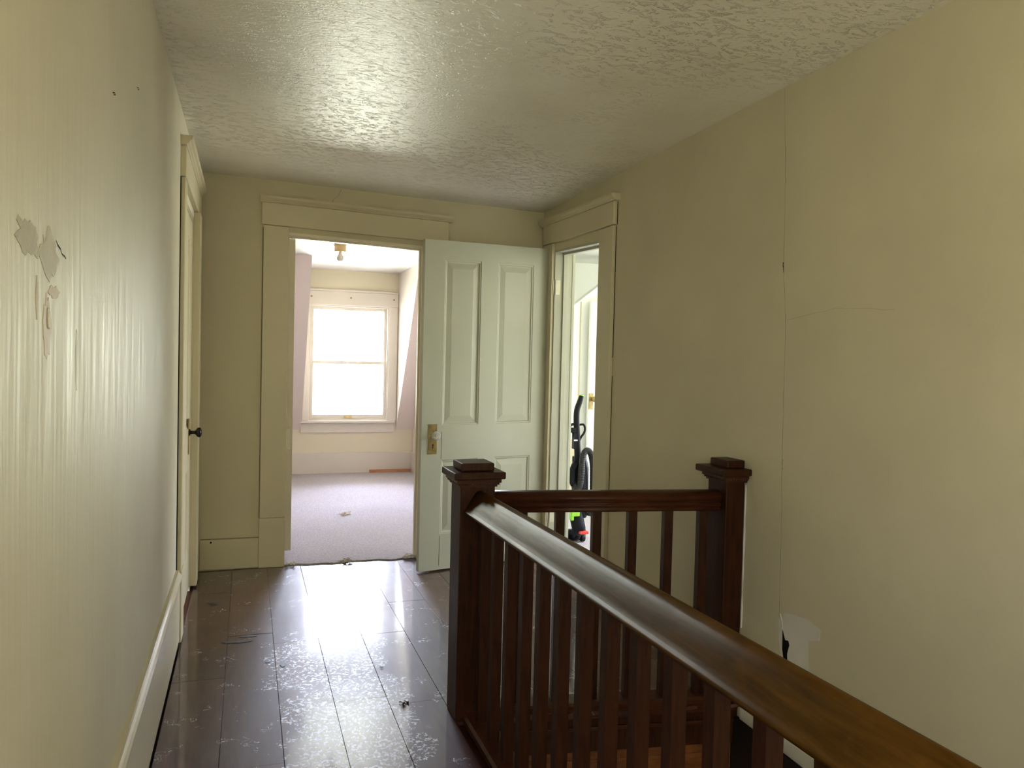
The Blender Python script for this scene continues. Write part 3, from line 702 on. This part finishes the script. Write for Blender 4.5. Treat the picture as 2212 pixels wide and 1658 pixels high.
halfs = {'near': [(0, 0), (.007, -.0012), (.013, -.004), (.018, -.009), (.024, -.017), (.032, -.029), (.040, -.042), (.047, -.054), (.053, -.063), (.059, -.068), (.0615, -.071), (.0615, -.075), (.052, -.079), (.050, -.086), (.040, -.088), (.034, -.088)],
         'far': [(0, 0), (.016, -.001), (.030, -.005), (.040, -.012), (.046, -.020), (.047, -.028), (.043, -.036), (.037, -.042), (.036, -.046), (.042, -.049), (.043, -.054), (.036, -.059), (.034, -.064), (.038, -.068), (.038, -.074), (.030, -.078)]}
def railing(name_label, A, B, side, ztop, base, bal, rail_mat, wall_end):
    t = thing('stair_railing', name_label, 'railing', (A[0], A[1], 0), 'stair railings')
    half = halfs['near' if wall_end else 'far']; prof = half+[(-s, z) for s, z in half[::-1][:-1]]
    bm = bmesh.new(); extrude_profile(bm, prof, (A[0], A[1], ztop[0]), (B[0], B[1], ztop[1]), side)
    o = link('handrail', bm, rail_mat, t)
    for i, p in enumerate(o.data.polygons): p.use_smooth = len(p.vertices) == 4
    bm = bmesh.new(); sh = [(-.048, 0), (-.048, .020), (-.040, .030), (.040, .030), (.048, .020), (.048, 0)]
    extrude_profile(bm, sh, (A[0], A[1], base), (B[0], B[1], base), side); link('bottom_rail', bm, M['wood_x'], t)
    mesh = None; ang = math.atan2(side[1], side[0])
    for (x, y, zt) in bal:
        if mesh is None:
            bm = bmesh.new(); box(bm, -.017, .017, -.017, .017, 0, 1); mesh = bpy.data.meshes.new('baluster'); 
            bmesh.ops.recalc_face_normals(bm, faces=bm.faces); bm.to_mesh(mesh); bm.free(); mesh.materials.append(M['wood'])
        o = bpy.data.objects.new('baluster', mesh); COL.objects.link(o)
        o.parent = t; o.matrix_parent_inverse = t.matrix_basis.inverted()
        o.location = (x, y, base+.028); o.scale = (1, 1, zt-.074-(base+.028)); o.rotation_euler = (0, 0, ang)
    return t
cxr = .807
ys_ = [2.59-.1425*k for k in range(32)]
railing('dark wood stair railing running toward the viewer along the walkway', (cxr, 2.6643), (cxr, -1.99), (1, 0, 0), (.845, .883), 0, [(cxr, y, .840+.038*(2.66-y)/4.65) for y in ys_ if y > -1.95], M['wood_y'], True)
FA = (.864, 2.722); FB = (1.752, 2.578)
dd = Vector((FB[0]-FA[0], FB[1]-FA[1], 0)); dn = dd.normalized(); sd = (dn.y, -dn.x, 0)
sd = (-dn.y, dn.x, 0)
L_ = dd.length
bal = []
for x in (.985, 1.128, 1.270, 1.410, 1.553, 1.694):
    t_ = (x-FA[0])/(FB[0]-FA[0]); bal.append((x, FA[1]+t_*(FB[1]-FA[1]), .832))
railing('short dark wood stair railing across the far end of the stairwell', FA, FB, sd, (.834, .834), 0, bal, M['wood_x'], None)

# ------------------------------------------------------------------ marks on the walls
def wblob(name, wall, mat, pts, thick=.0006, left=True):
    """pts in (y,z) world on the wall"""
    bm = bmesh.new()
    if left:
        a = [bm.verts.new((LX+thick, y, z)) for y, z in pts]; c = [bm.verts.new((LX-.001, y, z)) for y, z in pts]
    else:
        a = [bm.verts.new((rx(y)-thick, y, z)) for y, z in pts]; c = [bm.verts.new((rx(y)+.001, y, z)) for y, z in pts]
    bm.faces.new(a); bm.faces.new(c[::-1]); n = len(pts)
    for i in range(n): bm.faces.new((a[i], a[(i+1) % n], c[(i+1) % n], c[i]))
    return link(name, bm, mat, wall)
def ring(cy, cz_, ry_, rz_, n=22, j=.22, seed=1):
    return [(cy+a, cz_+b) for a, b in rag(ry_, rz_, n, j, seed)]
wblob('peeled_patch', wall_left, M['grey_patch'], ring(1.235, 1.475, .055, .028, 24, .3, 21))
wblob('peeled_patch', wall_left, M['grey_patch'], ring(1.36, 1.465, .05, .034, 24, .35, 22))
wblob('peeled_patch', wall_left, M['brown_stain'], ring(1.345, 1.352, .022, .052, 26, .25, 23))
wblob('peeled_patch', wall_left, M['brown_stain'], ring(1.285, 1.395, .006, .028, 16, .25, 26))
wblob('peeled_patch', wall_left, M['brown_stain'], ring(1.39, 1.41, .04, .010, 20, .3, 28))
wblob('plaster_patch', wall_left, M['plaster'], ring(1.352, 1.367, .006, .016, 18, .15, 24), .0022)
wblob('dent', wall_left, M['grey_patch'], ring(1.56, 1.30, .006, .055, 20, .25, 25))
def crack(name, wall, pts, w, left, mat='black_matte', sub=5, seed=1, jit=.002):
    rd = random.Random(seed); P = []
    for (a, b_), (c, d) in zip(pts[:-1], pts[1:]):
        for k in range(sub): P.append((a+(c-a)*k/sub+rd.uniform(-jit, jit), b_+(d-b_)*k/sub+rd.uniform(-jit, jit)))
    P.append(pts[-1]); bm = bmesh.new(); A_ = []
    for i, (y, z) in enumerate(P):
        q = P[min(i+1, len(P)-1)]; p = P[max(i-1, 0)]; d = Vector((q[0]-p[0], q[1]-p[1])).normalized(); n_ = Vector((-d.y, d.x))*w*.5*rd.uniform(.5, 1.3)
        x = (lambda yy: LX+.0005) if left else (lambda yy: rx(yy)-.0005)
        A_.append((bm.verts.new((x(y), y+n_.x, z+n_.y)), bm.verts.new((x(y), y-n_.x, z-n_.y))))
    for a, b_ in zip(A_[:-1], A_[1:]): bm.faces.new((a[0], b_[0], b_[1], a[1]))
    return link(name, bm, M[mat], wall)
crack('crack', wall_right, [(2.364, 2.33), (2.340, 2.02), (2.333, 1.68), (2.311, 1.476), (2.306, 1.2), (2.302, .973), (2.292, .70), (2.289, .42)], .0016, False, 'crack')
crack('crack', wall_right, [(2.337, 1.70), (2.332, 1.665)], .004, False)
crack('crack', wall_right, [(2.302, .985), (2.301, .95)], .004, False, 'crack')
crack('crack', wall_right, [(2.311, 1.49), (2.05, 1.52), (1.8, 1.50)], .0008, False, 'crack')
crack('crack', wall_left, [(1.40, 1.492), (1.45, 1.476), (1.47, 1.474)], .003, True)
wblob('plaster_patch', wall_right, M['plaster'], [(2.26, .440), (2.20, .452), (2.13, .455), (2.07, .440), (2.075, .405), (2.13, .385), (2.125, .31), (2.115, .24), (2.06, .20), (2.21, .19), (2.235, .27), (2.25, .34), (2.262, .36), (2.275, .40)], .0008, False)
wblob('plaster_patch', wall_right, M['plaster'], [(2.292, .41), (2.280, .415), (2.268, .33), (2.25, .28), (2.262, .26), (2.285, .34)], .0018, False)
wblob('wall_hole', wall_right, M['black_matte'], [(2.277, .376), (2.266, .378), (2.250, .345), (2.232, .348), (2.226, .335), (2.236, .30), (2.233, .262), (2.243, .262), (2.255, .28), (2.266, .32)], .0026, False)
wblob('plaster_ridge', wall_right, M['plaster'], [(2.281, .43), (2.284, .40), (2.268, .34), (2.262, .31), (2.266, .40)], .003, False)
# crack above the far door, nail holes
bm = bmesh.new()
for (x, z), (x2, z2) in zip([(.545, 2.372), (.530, 2.335), (.505, 2.312), (.495, 2.297)], [(.530, 2.335), (.505, 2.312), (.495, 2.297), (.49, 2.28)]):
    bm.faces.new([bm.verts.new((a, fy(a)-.0006, b_)) for a, b_ in ((x-.0012, z), (x+.0012, z), (x2+.0012, z2), (x2-.0012, z2))])
link('crack', bm, M['crack'], wall_back)
bm = bmesh.new(); lathe(bm, [(.006, 0), (.006, -.0212)], (-.195, fy(-.195), .172), 'y', 10); link('nail_hole', bm, M['black_matte'], bpy.data.objects['baseboard_back'])
for i, (y, z, lab) in enumerate(((1.9315, 1.893, 'dark metal staple in the left wall, the nearer and lower one'), (2.318, 2.029, 'dark metal staple in the left wall, the farther and higher one'))):
    bm = bmesh.new(); tube(bm, [(LX, y-.008, z), (LX+.003, y-.008, z), (LX+.0035, y, z), (LX+.003, y+.008, z), (LX, y+.008, z)], .0010, 6)
    tag(link('staple', bm, M['iron']), lab, 'staple', 'staples in the left wall')
